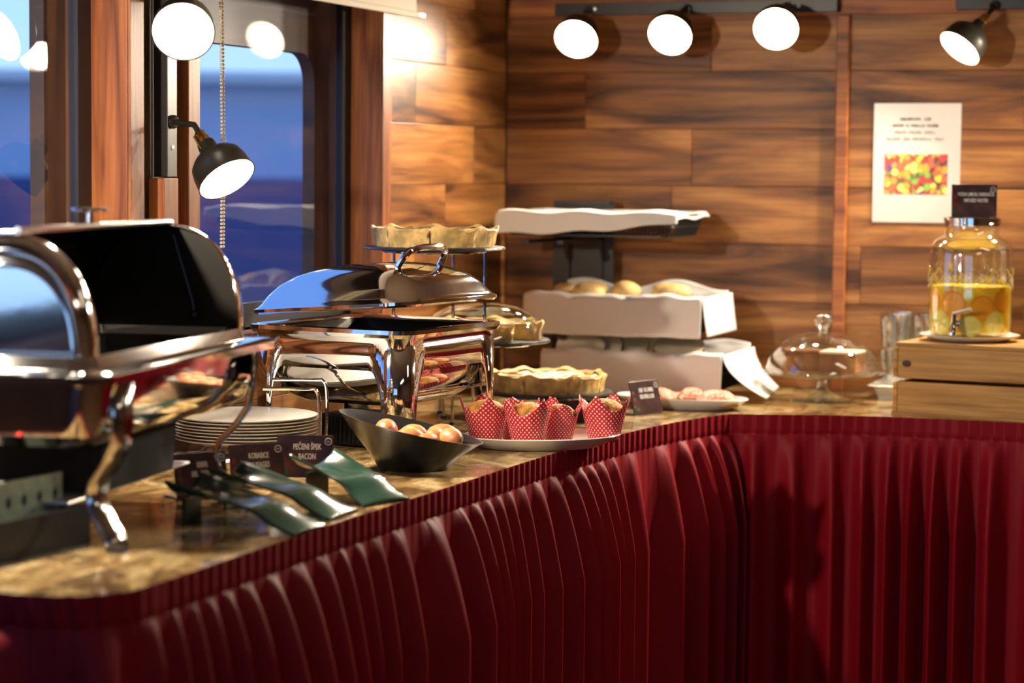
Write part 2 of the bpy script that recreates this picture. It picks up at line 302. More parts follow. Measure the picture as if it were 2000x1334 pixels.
# timber rail along the top of the back wall, vertical batten
struct(B().span((-2.1, YB - .014, 1.752), (1.25, YB - .0005, 1.80)).build('trim_1', 'trim', smooth=0, bevel=.002))
struct(B().span((-1.219, YB - .018, .80), (-1.187, YB - .0005, 1.752)).build('trim_2', 'trim', smooth=0, bevel=.003))
def vboard(name, a, c, parent, m='trim'):   # vertical board with grain along its height
    d = [abs(c[i] - a[i]) for i in range(3)]
    o = B().box((0, 0, 0), (d[2], d[1], d[0])).build(name, m, parent, smooth=0, bevel=.002)
    o.location = [(a[i] + c[i]) / 2 for i in range(3)]; o.rotation_euler = (0, PI / 2, 0); return o
XG = -2.172
for i, (ya, yc) in enumerate(WIN):
    w = struct(thing('window_%d' % (i + 1), None, None))
    B().add([(XG, ya, Z0), (XG, yc, Z0), (XG, yc, Z1), (XG, ya, Z1)], [(0, 1, 2, 3)]).build('glass_pane', 'pane', w, smooth=0)
    fr = B(); t = .05
    for q in (((XG - .012, ya, Z0), (XG + .008, ya + t, Z1)), ((XG - .012, yc - t, Z0), (XG + .008, yc, Z1)), ((XG - .012, ya + t, Z0), (XG + .008, yc - t, Z0 + t)), ((XG - .012, ya + t, Z1 - t), (XG + .008, yc - t, Z1))): fr.span(*q)
    fr.build('seal_frame', 'dirt', w, smooth=0)
    vboard('reveal_board', (XG - .02, yc - .003, Z0), (-2.09, yc + .012, Z1), w)
    vboard('reveal_board', (XG - .02, ya - .012, Z0), (-2.09, ya + .003, Z1), w)
    vboard('casing_board', (XW - .001, yc, Z0 - .05), (-2.085, yc + .052, Z1 + .05), w)
    if i != 1: vboard('casing_board', (XW - .001, ya - .048, Z0 - .05), (-2.085, ya, Z1 + .05), w)
    B().span((XG - .02, ya, Z0 - .02), (-2.085, yc, Z0)).build('window_sill', 'trim', w, smooth=0, bevel=.002)
    # outer frame with a rounded opening
    hy, hz = (yc - ya) / 2 + .06, (Z1 - Z0) / 2 + .05; cy, cz = (ya + yc) / 2, (Z0 + Z1) / 2
    o1 = [(-2.26, p[0], p[1]) for p in rrect(hy, hz, .01, 0, cx=cy, cy=cz)]; ztop = 1.615 if i == 2 else 1.86
    i1 = rrect(hy - .11, (ztop - Z0 - .02) / 2, .07, 0, cx=cy, cy=(ztop + Z0 + .02) / 2)
    i0 = [(-2.235, p[0], p[1]) for p in i1]; i2 = [(-2.265, p[0], p[1]) for p in i1]; o0 = [(-2.235, p[1], p[2]) for p in o1]
    B().loft([o1, o0, i0, i2, o1]).build('outer_frame', 'oframe', w)
# wooden batten and the lamp bar on the pier
struct(vboard('trim_3', (XW - .001, 3.843, .86), (-2.078, 3.90, 1.334), None))

# outside
struct(B().span((-60, -20, -.6), (-2.6, 60, -.5)).build('ground_outside', 'quay', smooth=0))
t = thing('neighbouring_building', 'pale blue building across the water seen through the window', 'building', (-9.5, 15, -.5), rad(24))
B().span((-14, 0, 0), (9, 4, 2.48)).build('facade', 'hull', t, smooth=0)
B().span((-14, -.3, 2.48), (9, 4.2, 2.56)).build('roof_edge', 'white', t, smooth=0)
tag(B().span((-14, -2.6, 0), (9, -2.2, 1.78)).build('quay_wall', 'quay', None, (-9.5, 15, -.5), (0, 0, rad(24)), smooth=0), 'dark blue quay wall in front of the pale building outside', 'wall')

# ================================================================== counter and skirt
raw = [(-2.10, 2.575), (-1.85, 2.572), (-1.62, 2.570), (-1.535, 2.585), (-1.490, 2.63), (-1.478, 2.72), (-1.475, 3.2), (-1.462, 3.7), (-1.447, 4.25), (-1.425, 4.58), (-1.398, 4.80), (-1.362, 4.97), (-1.330, 5.075), (-1.312, 5.115), (-1.285, 5.125), (-1.22, 5.14), (-1.12, 5.175), (-1.0, 5.203), (-.8, 5.212), (-.4, 5.21), (.5, 5.21)]
def catmull(P, step):
    out = []
    for i in range(len(P) - 1):
        p0, p1, p2, p3 = [Vector(P[max(0, min(len(P) - 1, i + k))]) for k in (-1, 0, 1, 2)]
        n = max(2, int((p2 - p1).length / step))
        for k in range(n):
            u = k / n; out.append(.5 * ((2 * p1) + (p2 - p0) * u + (2 * p0 - 5 * p1 + 4 * p2 - p3) * u * u + (3 * p1 - p0 - 3 * p2 + p3) * u ** 3))
    out.append(Vector(P[-1])); return out
path = catmull(raw, .0035)
coarse = path[::8] + [path[-1]]
ct = thing('buffet_counter', 'L-shaped buffet counter with polished brown granite top', 'counter', (0, 0, 0))
poly = [(p.x, p.y) for p in coarse] + [(.5, 5.797), (-2.107, 5.797), (-2.107, 2.575)]
B().prism(poly, T - .03, T).build('counter_top', 'granite', ct, smooth=0)
b = B(); b.span((-2.10, 2.64, 0), (-1.56, 5.78, T - .031)); b.build('base_carcass', 'plain', ct, smooth=0)
B().span((-1.555, 5.30, 0), (.48, 5.78, T - .031)).build('base_carcass', 'plain', ct, smooth=0)
sl = [0.]
for a, c in zip(path[:-1], path[1:]): sl.append(sl[-1] + (c - a).length)
nrm = []
for i in range(len(path)):
    a, c = path[max(0, i - 3)], path[min(len(path) - 1, i + 3)]; d = (c - a).normalized(); nrm.append(Vector((d.y, -d.x)))
rs = random.Random(3); ph = [rs.uniform(0, 6.28) for _ in range(8)]
def fold(s):
    w = s / .078 + .55 * sin(s * 5.1 + ph[0]) + .4 * sin(s * 11.3 + ph[1])
    f = .5 + .5 * sin(2 * PI * w + ph[2])
    amp = .8 + .2 * sin(s * 9.7 + ph[3])
    return (f ** 1.7) * amp
def skirt_d(s, t):   # t = distance below the counter top
    saw = (s / .0285) % 1.0
    pl = .0065 * min(1, (1 - saw) * 1.0 + (.0 if saw > .16 else -7 * (.16 - saw)))
    if t < .042: return .0025 + pl
    if t < .047: return .002 + pl * .5
    k = min(1, (t - .047) / .20); k = k ** .6
    return .003 + pl * .4 * (1 - k) + .074 * k * fold(s) + .004 * k
zs = [0, .004, .016, .030, .041, .044, .048] + [.048 + .73 * (j / 26) ** 1.35 for j in range(1, 27)]
sk = thing('table_skirt', 'dark red pleated satin skirt hung round the counter edge', 'table skirt')
def sheet(rows, name):
    n = len(path); vs = []; fs = []
    for t in rows:
        for i in range(n):
            d = skirt_d(sl[i], t) + .002; p = path[i] + nrm[i] * d; vs.append((p.x, p.y, T + .002 - t))
    for r in range(len(rows) - 1):
        for i in range(n - 1): a = r * n + i; fs.append((a, a + 1, a + 1 + n, a + n))
    return B().add(vs, fs).build(name, 'red', sk, smooth=60, merge=False)
sheet(zs[:7], 'pleated_header'); sheet(zs[6:], 'gathered_cloth')

# ================================================================== lamps
def lamp(name, label, mount, joint, d, group, power=LAMP_POWER, L=.145):
    t = thing(name, label, 'lamp', mount, 0, group); mt = Vector(mount); j = Vector(joint) - mt; d = Vector(d).normalized(); q = d.to_track_quat('Z', 'Y').to_euler()
    out = j.normalized()
    B().lathe([(.013, 0), (.013, .006), (.009, .009)], 16).build('mount_plate', 'lampblk', t, rot=out.to_track_quat('Z', 'Y').to_euler())
    B().tube([Vector((0, 0, 0)), j * .6, j, j + d * .022], .0058, 8).build('arm', 'lampblk', t)
    o = j + d * .018
    B().lathe([(.008, 0), (.0105, .004), (.0105, .012), (.013, .016), (.013, .030), (.016, .032)], 20).build('socket', 'gold', t, o, q)
    for sg in (-1, 1): B().tube([(sg * .011, 0, .008), (sg * .019, 0, .012), (sg * .020, 0, .030), (sg * .019, 0, .042)], .0017, 6).build('clamp_bracket', 'gold', t, o, q)
    o2 = j + d * .046
    sh = B().lathe([(.0165, 0), (.0175, .004), (.0185, .020), (.024, .026), (.040, .033), (.050, .044), (.0545, .062), (.0565, .086), (.0575, .087), (.0575, .0885), (.0555, .0885), (.0530, .062), (.0485, .046), (.038, .036), (.018, .030)], 44, cap0=True, cap1=False).build('shade', 'lampblk', t, o2, q, smooth=50)
    B().lathe([(.0550, .0878), (.0524, .062), (.0478, .047), (.036, .038), (.012, .034)], 44, cap0=False, cap1=True).build('reflector', 'white', sh)
    B().lathe([(.010, .034), (.014, .040), (.026, .056), (.031, .066), (.030, .074), (.022, .080), (.0, .082)], 28).build('bulb', 'bulb', t, o2, q)
    l = bpy.data.lights.new('lamp_light', 'SPOT'); l.energy = power; l.color = (1, .84, .64); l.spot_size = rad(132); l.spot_blend = 1.; l.shadow_soft_size = .03
    lo = bpy.data.objects.new('lamp_light', l); C.objects.link(lo); lo.parent = t; lo.location = o2 + d * .090; lo.rotation_euler = d.to_track_quat('-Z', 'Y').to_euler()
    return t
def bar(name, label, a, c, screws):
    t = thing(name, label, 'light rail', a); d = [c[i] - a[i] for i in range(3)]
    B().span((0, 0, 0), d).build('rail', 'black', t, smooth=0, bevel=.001)
    for p in screws: B().lathe([(.005, 0), (.005, .0015), (.003, .0022)], 12).build('screw', 'alu', t, p[0], p[1])
    return t
bar('light_rail', 'black light rail carrying three spot lamps on the plank wall', (-1.962, YB - .042, 1.758), (-1.214, YB - .0145, 1.790), [((.11, -.001, .016), (PI / 2, 0, 0)), ((.65, -.001, .016), (PI / 2, 0, 0))])
bar('light_rail', 'short black light rail above the fruit poster and glass jar', (-.918, YB - .042, 1.758), (-.20, YB - .0145, 1.790), [((.09, -.001, .016), (PI / 2, 0, 0))])
bar('light_rail', 'vertical black light rail on the window pier', (-2.1095, 3.861, 1.336), (-2.080, 3.898, 2.20), [((.0295, .018, .055), (0, PI / 2, 0))])
G = 'spot lamps on the light rails'
my = YB - .043
lamp('spot_lamp', 'black spot lamp on the long rail above the bread baskets', (-1.868, my, 1.770), (-1.866, 5.735, 1.765), (.05, -.80, -.56), G)
lamp('spot_lamp', 'black middle spot lamp of the three on the long rail', (-1.600, my, 1.770), (-1.612, 5.735, 1.765), (.02, -.82, -.50), G)
lamp('spot_lamp', 'black spot lamp on the long rail nearest the vertical batten', (-1.340, my, 1.772), (-1.350, 5.735, 1.768), (.10, -.86, -.44), G, 40)
lamp('spot_lamp', 'black spot lamp tilted down above the glass drink jar', (-.822, my, 1.768), (-.826, 5.730, 1.755), (-.42, -.42, -.62), G, 60)
lamp('spot_lamp', 'black bell lamp with brass socket tilted down on the vertical rail', (-2.080, 3.878, 1.440), (-2.028, 3.868, 1.434), (.62, -.22, -.75), G, 52)
lamp('spot_lamp', 'black bell lamp facing the room above the tilted one on the vertical rail', (-2.080, 3.878, 1.668), (-2.030, 3.845, 1.660), (.36, -.80, -.45), G, 52)

bar('light_rail', 'vertical black light rail on the pier beyond the roll-top dish', (-2.1095, 2.53, 1.336), (-2.080, 2.567, 2.20), [((.0295, .018, .055), (0, PI / 2, 0))])
lamp('spot_lamp', 'lower black bell lamp on the pier beyond the roll-top dish', (-2.080, 2.547, 1.440), (-2.028, 2.537, 1.434), (.50, .50, -.70), G, 46)
lamp('spot_lamp', 'upper black bell lamp on the pier beyond the roll-top dish', (-2.080, 2.547, 1.668), (-2.030, 2.530, 1.660), (.42, .86, -.28), G, 85)
lamp('spot_lamp', 'black spot lamp further along the short rail past the drink jar', (-.42, my, 1.768), (-.424, 5.730, 1.755), (-.62, -.50, -.55), G, 70)
# blind and chain on the second window
t = thing('roller_blind', 'beige roller blind pulled down to the top of the window', 'blind', (-2.07, 4.5, 1.71))
B().span((-.002, -.45, .012), (.002, .56, .50)).build('blind_fabric', 'blind', t, smooth=0)
B().span((-.006, -.45, 0), (.006, .57, .014)).build('bottom_bar', 'blind', t, smooth=0, bevel=.003)
B().span((-.007, .57, .001), (.007, .606, .013)).build('end_cap', 'alu', t, smooth=0, bevel=.002)
t = thing('bead_chain', 'looped beaded pull chain hanging beside the window', 'chain', (-2.07, 4.06, 1.20))
for sx in (0, .010):
    b = B(); k = 0; z = 0.
    while z < .95:
        b.lathe([(.0006, -.0031), (.0024, -.0020), (.0031, 0), (.0024, .0020), (.0006, .0031)], 8, (0, sx + .003 * sin(z * 9), z)); z += .0074
    o = b.build('bead_strand', 'chain', t); o['kind'] = 'stuff'

# ================================================================== roll-top chafing dish (near)
t = thing('rolltop_chafing_dish', 'roll-top steel chafing dish with open dark interior', 'chafing dish', (-1.847, 3.166, T), rad(97.1))
B().loft([rrect(.372, .172, .04, .246), rrect(.388, .19, .045, .250), rrect(.389, .191, .045, .262), rrect(.380, .182, .042, .267), rrect(.345, .150, .035, .268), rrect(.335, .142, .03, .285), rrect(.325, .135, .03, .285), rrect(.325, .132, .03, .262)]).build('rim', 'chrome', t)
B().loft([rrect(.36, .165, .04, .250), rrect(.352, .158, .04, .20), rrect(.345, .150, .04, .172), rrect(.325, .13, .04, .155), rrect(.1, .05, .03, .152)], cap1=True).build('water_pan', 'chrome', t)
B().loft([rrect(.322, .130, .03, .270), rrect(.315, .124, .03, .20)], cap1=True).build('food_pan', 'shadesteel', t)
a_, b_ = .137, .185
def arc(sc, x, n=40, z0=.272, lo=0, hi=PI):
    out = []
    for k in range(n + 1):
        th = lo + (hi - lo) * k / n; c_, s_ = cos(th), sin(th); e = 2 / 2.3
        out.append((x, -a_ * sc * math.copysign(abs(c_) ** e, c_), z0 + b_ * sc * abs(s_) ** e))
    return out
for sg, x0 in ((-1, -.300), (1, .335)):
    ec = thing('end_cap', None, None); ec.parent = t
    secs = [arc(q, x0 + sg * dx) for q, dx in ((1.0, -.020), (1.012, -.012), (1.012, 0.), (.99, .014), (.95, .020), (.90, .018), (.875, .008), (.85, .012), (.80, .014), (.765, .006), (.74, -.004), (.02, -.004))]
    B().loft(secs, wrap=False).build('cap_shell', 'chrome', ec)
    B().loft([arc(.985, x0 - sg * .008), arc(.01, x0 - sg * .008)], wrap=False).build('cap_inner_shade', 'shadesteel', ec)  # inner skin added to carry the painted interior shade
cv = B().loft([arc(1.02, x, lo=PI * .47) for x in (-.285, .32)], wrap=False).build('roll_cover', 'steel', t, solid=.003)
B().loft([arc(1.003, x, lo=PI * .475) for x in (-.284, .319)], wrap=False).build('cover_inner_shade', 'shadesteel', cv)  # added skin, painted dark like the shaded inside of the cover
B().tube([(-.285, -.014, .462), (.32, -.014, .462)], .006, 8).build('cover_lip', 'steel', cv)
h = B(); h.lathe([(.006, .0), (.006, .022)], 12, (.0, -.004, .463)); h.build('handle_stem', 'steel', cv)
B().lathe([(.010, 0), (.045, .001), (.048, .004), (.045, .007), (.0, .008)], 28, (.0, -.004, .484), sx=1, sy=.5).build('handle_grip', 'steel', cv)
B().tube([(.318, -.02, .44), (.316, -.055, .33), (.316, -.058, .312)], .003, 6).build('pivot_arm', 'black', t)
B().lathe([(.002, -.009), (.008, -.005), (.009, 0), (.008, .005), (.002, .009)], 12, (.312, -.058, .305)).build('pivot_knob', 'black', t)
for sx in (-.27, .28):
    for sy in (-1, 1):
        pr = [(.172, .245), (.172, .19), (.166, .155), (.145, .125), (.118, .098), (.110, .075), (.118, .055), (.140, .032), (.155, .016), (.160, .003)]
        th = .0028
        sg = -1 if sx < 0 else 1; dx, dy = sg * .5, sy * .866; wx, wy = -dy * .019, dx * .019; q0 = (sx, sy * .160)
        P_ = [(q0[0] + dx * (p[0] - .160), q0[1] + dy * (p[0] - .160), p[1]) for p in pr]; lo_ = [(p[0] - wx, p[1] - wy, p[2]) for p in P_]; hi_ = [(p[0] + wx, p[1] + wy, p[2]) for p in P_]
        lg = B().loft([lo_, hi_], wrap=False).build('leg', 'steel', t, solid=.004)
        B().box((sx, sy * .160, .003), (.042, .02, .006)).build('rubber_foot', 'rubber', lg, smooth=0)
B().box((0, 0, .062), (.50, .15, .005)).build('lower_shelf', 'alu', t, smooth=0, bevel=.002)
B().loft([rrect(.16, .085, .02, .065), rrect(.165, .09, .02, .145)], True, True).build('heater_box', 'matte', t)

# ================================================================== chafing dish with domed lid
t = thing('chafing_dish', 'polished steel chafing dish with domed lid slightly open', 'chafing dish', (-1.832, 4.283, T), rad(-9.2))
hx, hy, rr = .178, .188, .035
per = rrect(hx, hy, rr, 0, n=8)
dense = []
for i in range(len(per)):
    a, c = Vector(per[i]), Vector(per[(i + 1) % len(per)]); n = max(1, int((c - a).length / .006))
    for k in range(n): dense.append(a + (c - a) * k / n)
def archz(p):
    e = min(hx - abs(p.x), 9) if abs(abs(p.y) - hy) < 1e-4 else (hy - abs(p.y) if abs(abs(p.x) - hx) < 1e-4 else 0)
    if e < .045: return 0.
    u = (e - .045) / .03
    if u >= 1: return .165
    return .03 + .135 * math.sqrt(1 - (1 - u) ** 2)
B().loft([[(p.x, p.y, archz(p)) for p in dense], [(p.x, p.y, .232) for p in dense]]).build('frame', 'chrome', t, smooth=40, solid=.003)
B().loft([rrect(.165, .175, .03, .226), rrect(.186, .196, .04, .230), rrect(.191, .201, .042, .237), rrect(.190, .200, .042, .245), rrect(.180, .190, .038, .247), rrect(.165, .175, .03, .240), rrect(.160, .170, .03, .225)]).build('rim', 'chrome', t)
B().loft([rrect(.166, .176, .03, .236), rrect(.160, .170, .04, .150), rrect(.145, .155, .05, .110), rrect(.12, .13, .05, .092), rrect(.05, .05, .03, .088)], cap1=True).build('water_pan', 'chrome', t)
B().loft([rrect(.158, .168, .03, .240), rrect(.150, .160, .03, .20)], cap1=True).build('food_pan', 'shadesteel', t)
lid = thing('lid', None, None); lid.parent = t; lid.location = (-.186, 0, .262); lid.rotation_euler = (0, rad(-4.5), 0)
lp = [(1.0, 0), (1.02, .004), (1.02, .010), (.985, .014), (.955, .020), (.90, .036), (.80, .055), (.66, .071), (.48, .082), (.28, .088), (.06, .090)]
B().loft([rrect(.187 * k, .197 * k, .05 * k + .01, z, cx=.186) for k, z in lp], cap1=True).build('lid_shell', 'chrome', lid, smooth=30)
B().loft([rrect(.183 * k, .193 * k, .05 * k + .01, z - .004, cx=.186) for k, z in lp[4:]], cap1=True).build('lid_inner_shade', 'shadesteel', lid, smooth=30)  # underside skin with the shade under the lid put into its colour
hp = [(.275, -.075, .060), (.288, -.076, .078), (.303, -.072, .098), (.312, -.055, .110), (.315, -.01, .114), (.315, .04, .113), (.311, .070, .108), (.300, .084, .094), (.287, .086, .076), (.274, .085, .058)]
B().tube([tuple(p) for p in catmull([Vector(p) for p in hp], .006)], .0068, 10).build('handle', 'chrome', lid)
for p in (hp[0], hp[-1]): B().lathe([(.013, 0), (.013, .004), (.009, .010)], 16, p).build('handle_bolt', 'chrome', lid)
B().tube([(-.010, -.085, .022), (-.010, .11, .022)], .019, 20).build('hinge_barrel', 'chrome', lid)
B().lathe([(.006, 0), (.006, .003), (.003, .004)], 12).build('hinge_screw', 'gold', lid, (-.010, -.0855, .022), (PI / 2, 0, 0))
b = B().box((.0, -.03, .034), (.15, .12, .062))
hb = b.build('heater_box', 'blackp', t, smooth=0, bevel=.003)
for k in range(14): B().box((-.068 + k * .0105, -.0915, .034), (.004, .004, .05)).build('rib', 'blackp', hb, smooth=0)
b = B().tube([(-.14, -.15, .115), (.15, -.15, .115), (.15, .15, .115), (-.14, .15, .115)], .004, 8, closed=True)
b.build('support_wire', 'chrome', t)

# ================================================================== plate rack and plates
PX, PY = -1.965, 3.962
t = thing('plate_rack', 'chrome wire rack holding the stack of white plates', 'rack', (PX, PY, T), rad(20))
for y in (-.09, .09):
    B().tube([tuple(p) for p in catmull([Vector(p) for p in ((-.145, y, .105), (-.148, y, .06), (-.145, y, .010), (-.12, y, .018), (0, y, .020), (.12, y, .018), (.140, y, .01), (.146, y, .06), (.143, y, .135), (.12, y, .142), (.04, y, .142))], .012)], .0035, 8).build('rack_wire', 'chrome', t)
for x in (-.08, .08): B().tube([(x, -.12, .0165), (x, .12, .0165)], .0035, 8).build('cross_wire', 'chrome', t)
for sx in (-.142, .142):
    for y in (-.09, .09): B().lathe([(.006, 0), (.006, .01)], 10, (sx, y, 0)).build('rack_foot', 'rubber', t)
pp = [(.065, 0), (.085, .001), (.100, .006), (.132, .0145), (.138, .0165), (.138, .018), (.131, .0172), (.098, .010), (.082, .006), (.0, .0055)]
base = B().lathe(pp, 56).build('dinner_plate', 'porc', smooth=50)
base.location = (PX, PY, T + .027)
lbls = ['top', 'second', 'third', 'fourth', 'fifth', 'sixth', 'seventh', 'lowest']
for k in range(8):
    o = base if k == 0 else base.copy()
    if k: C.objects.link(o)
    o.location = (PX + random.uniform(-.003, .003), PY + random.uniform(-.003, .003), T + .0245 + k * .0060)
    w_ = lbls[7 - k]; tag(o, 'white dinner plate, %s in the stack beside the steel dish' % (w_ + ('most' if w_ == 'top' else '')), 'plate', 'white plates in the stack')

# ================================================================== cards
def card(label, loc, rz, lines, w=.105, h=.066, tilt=12, ts=.0125, zoff=0, foot=True):
    t = thing('menu_card', label, 'sign', loc, rz, 'dark menu cards on the buffet'); R = (rad(90 - tilt), 0, 0)
    p = thing('card_panel', None, None); p.parent = t; p.rotation_euler = R
    B().box((0, h / 2, 0), (w, h, .0025)).build('panel', 'card', p, smooth=0, bevel=.0006)
    n = len(lines)
    for i, s_ in enumerate(lines):
        if not isinstance(s_, str): strokes(s_, ts * .78, ts * .36, 'ink', p, (.004, h * .66 - i * ts * 1.2, .0016), (0, 0, 0), 3 + i)
        else: text(s_, ts, 'ink', p, (.004, h * .66 - i * ts * 1.2, .0016), (0, 0, 0), .62)
    B().tube([(w * .41 + .006 * cos(a), h * .85 + .006 * sin(a), .0015) for a in [k * PI / 8 for k in range(16)]], .0006, 5, closed=True).build('round_emblem', 'ink', p)
    B().box((w * .41, h * .85, .0015), (.005, .0012, .0006)).build('round_emblem', 'ink', p, smooth=0)
    for k, (mx, my_, mm) in enumerate(((-.42, .62, 'smr'), (-.40, .42, 'smr'), (-.44, .2, 'smg'), (-.33, .12, 'smg'))):
        B().lathe([(.006, 0), (.004, .0003)], 9, (mx * w, my_ * h, .0013), sx=.8, sy=1.1).build('flower_print', mm, p)
    if foot: B().box((0, .022, .0015), (w, .044, .0025)).build('foot', 'black', t, smooth=0)
    return t
card('dark card lettered PEČENI ŠPEK BACON beside the plates', (-1.745, 3.750, T), rad(20), ['PEČENI ŠPEK', 'BACON'], w=.102, h=.076, ts=.0145)
card('dark card lettered KOBASICE SAUSAGES between the green rests', (-1.765, 3.605, T), rad(50), ['KOBASICE', 'SAUSAGES'], w=.102, h=.076, ts=.0135)
card('dark card with two short white lines beside the roll-top dish', (-1.795, 3.455, T), rad(58), [(5,), (3, 6)], w=.102, h=.076, ts=.0125)
card('narrow dark card in front of the open sandwich plate', (-1.482, 5.045, T), rad(66), [(3, 7), (11,)], w=.100, h=.078, tilt=15, ts=.0125)
card('plain dark card half hidden behind the muffins', (-1.590, 4.80, T), rad(18), [], w=.13, h=.05)
card('dark card lettered INFUSED WATER on the jar lid', (-.812, 5.43, 1.251), rad(17), ['VODA LIMUN, NARANČA', 'INFUSED WATER'], w=.105, h=.080, tilt=3, ts=.0118, foot=False)

# ================================================================== green spoon rests
def rest(label, tip, rz, L=.225):
    t = thing('spoon_rest', label, 'spoon rest', tip, rz, 'curved green spoon rests'); Wd = .112
    def f(u, v):
        x = -L + L * u; y = (v - .5) * Wd * (1.0 - .10 * sin(PI * u)); w = (v - .5) * 2
        z = .036 + .010 * cos(u * PI * 1.1) + .010 * math.exp(-((u - .68) / .16) ** 2)
        k = max(0, (u - .66) / .34); z = z * (1 - k ** 1.7) + .004 * k
        z += (.026 * (1 - u) ** 1.6 - .012 * math.exp(-((u - .75) / .2) ** 2)) * w * w
        return (x, y, z)
    B().grid(f, 40, 16).build('curved_tray', 'green', t, smooth=180, solid=.004)
    B().box((-L * .93, 0, .020), (.006, .05, .040)).build('support_foot', 'green', t, smooth=0)
rest('dark green curved spoon rest nearest the roll-top dish', (-1.472, 3.185, T), rad(-3), .225)
rest('dark green curved spoon rest in front of the sausage card', (-1.490, 3.350, T), rad(-1), .215)
rest('dark green curved spoon rest in front of the bacon card', (-1.480, 3.505, T), rad(-20), .175)

# ================================================================== egg bowl and eggs
BX, BY = -1.610, 3.936
t = thing('serving_bowl', 'black slanted stoneware bowl filled with brown eggs', 'bowl', (BX, BY, T), rad(16))
def bsec(kx, ky, x0, zf): return [(x0 + kx * cos(2 * PI * j / 56), ky * sin(2 * PI * j / 56), zf(x0 + kx * cos(2 * PI * j / 56))) for j in range(56)]
rim = lambda x: .078 - .22 * x
prof = [(.060, .055, 0, 0), (.064, .058, 0, .02), (.080, .068, 0, .30), (.105, .085, -.002, .62), (.130, .102, -.004, .96), (.134, .105, -.004, 1.0), (.131, .102, -.004, 1.0), (.100, .080, -.002, .64), (.074, .062, 0, .34), (.045, .04, 0, .12), (.005, .005, 0, .09)]
B().loft([bsec(kx, ky, x0, lambda x, f=f: f * rim(x * 1.0) if f > .05 else f * .05) for kx, ky, x0, f in prof], True, True).build('bowl_body', 'bowl', t, smooth=60)
em = None
for k, (ex, ey, ez, a) in enumerate(((-.050, -.004, .072, .4), (-.002, .022, .060, 1.2), (-.006, -.024, .058, 2.2), (.040, .006, .056, .2), (.030, -.034, .050, 2.9), (.070, -.010, .058, .9), (.050, .034, .060, 1.9))):
    if em is None:
        o = B().lathe([(.0005, -.029), (.009, -.0272), (.0165, -.021), (.0205, -.010), (.0215, 0), (.0195, .012), (.0145, .022), (.008, .0285), (.0005, .031)], 24).build('egg', 'egg', smooth=180); em = o.data
    else: o = bpy.data.objects.new('egg', em); C.objects.link(o)
    c, s_ = cos(rad(16)), sin(rad(16)); o.location = (BX + ex * c - ey * s_, BY + ex * s_ + ey * c, T + ez); o.rotation_euler = (PI / 2 - .1, 0, a)
    tag(o, ['brown egg highest up the bowl near its tall rim', 'brown egg against the far bowl wall beside the highest egg', 'brown egg half sunk below the highest egg', 'brown egg in the middle of the black bowl', 'brown egg half hidden by the bowl rim in the middle', 'round brown egg beside the low rim of the bowl', 'brown egg behind the one beside the low rim'][k], 'egg', 'brown eggs in the black bowl')

# ================================================================== muffins
def oval_plate(name, label, loc, rz, a, b_, m='porc', h=.024):
    t = B(); n = 64
    def sec(k, z): return [(a * k * cos(2 * PI * j / n), b_ * k * sin(2 * PI * j / n), z) for j in range(n)]
    t.loft([sec(.70, 0), sec(.76, .002), sec(.93, h * .7), sec(1., h), sec(.985, h + .002), sec(.91, h * .75), sec(.76, .006), sec(.02, .006)], True, True)
    return tag(t.build(name, m, None, loc, (0, 0, rz), smooth=60), label, 'plate')
oval_plate('serving_plate', 'oval white plate under the red-wrapped muffins', (-1.506, 4.358, T), rad(34), .165, .106)
def muffin(seed):
    r = random.Random(seed); t = thing('muffin', None, 'muffin'); n = 72; H = .084; rot = r.uniform(0, 6)
    def top(th): 
        k = ((th + rot) / (2 * PI) * 4) % 1.0; tri = 1 - abs(2 * k - 1); return H * (.72 + .42 * tri ** 1.3) + .003 * sin(9 * th)
    def f(u, v):
        th = 2 * PI * u; z = v * top(th); q = z / H
        R = .0300 + .0175 * min(1, q * 1.1) ** .9 + .006 * max(0, q - .75) * 3
        R *= 1 + .018 * sin(16 * th + 3 * v) * (1 - .5 * v) + .05 * max(0, q - .7) * sin(4 * (th + rot))
        return (R * cos(th), R * sin(th), z)
    b = B(); b.grid(f, n, 14, lambda u, v: (u * 28, v * top(2 * PI * u) / .0098)); w = b.build('paper_wrapper', 'paper', t, smooth=60)
    md = w.modifiers.new('solid', 'SOLIDIFY'); md.thickness = .0006
    B().lathe([(.024, .003), (.033, .030), (.038, .050), (.040, .061), (.036, .072), (.026, .080), (.012, .085), (.0005, .086)], 28, rf=lambda th, z: 1 + .03 * sin(5 * th + z * 200)).build('muffin_cake', 'muffin', t)
    return t
ms = [(-1.607, 4.315), (-1.513, 4.300), (-1.478, 4.388), (-1.397, 4.436), (-1.570, 4.392)]
ml = ['muffin in red polka-dot paper nearest the egg bowl', 'muffin in red polka-dot paper at the front middle of the plate', 'muffin in red polka-dot paper second along the counter edge', 'muffin in red polka-dot paper at the plate end towards the bread', 'muffin in red polka-dot paper hidden behind the front ones']
for i, (x, y) in enumerate(ms):
    o = muffin(10 + i); o.location = (x, y, T + .0090); o.rotation_euler = (0, 0, i * 1.3); o.scale = (.88,) * 3 if i in (2, 4) else (1, 1, 1); tag(o, ml[i], 'muffin', 'red-wrapped muffins on the oval plate')

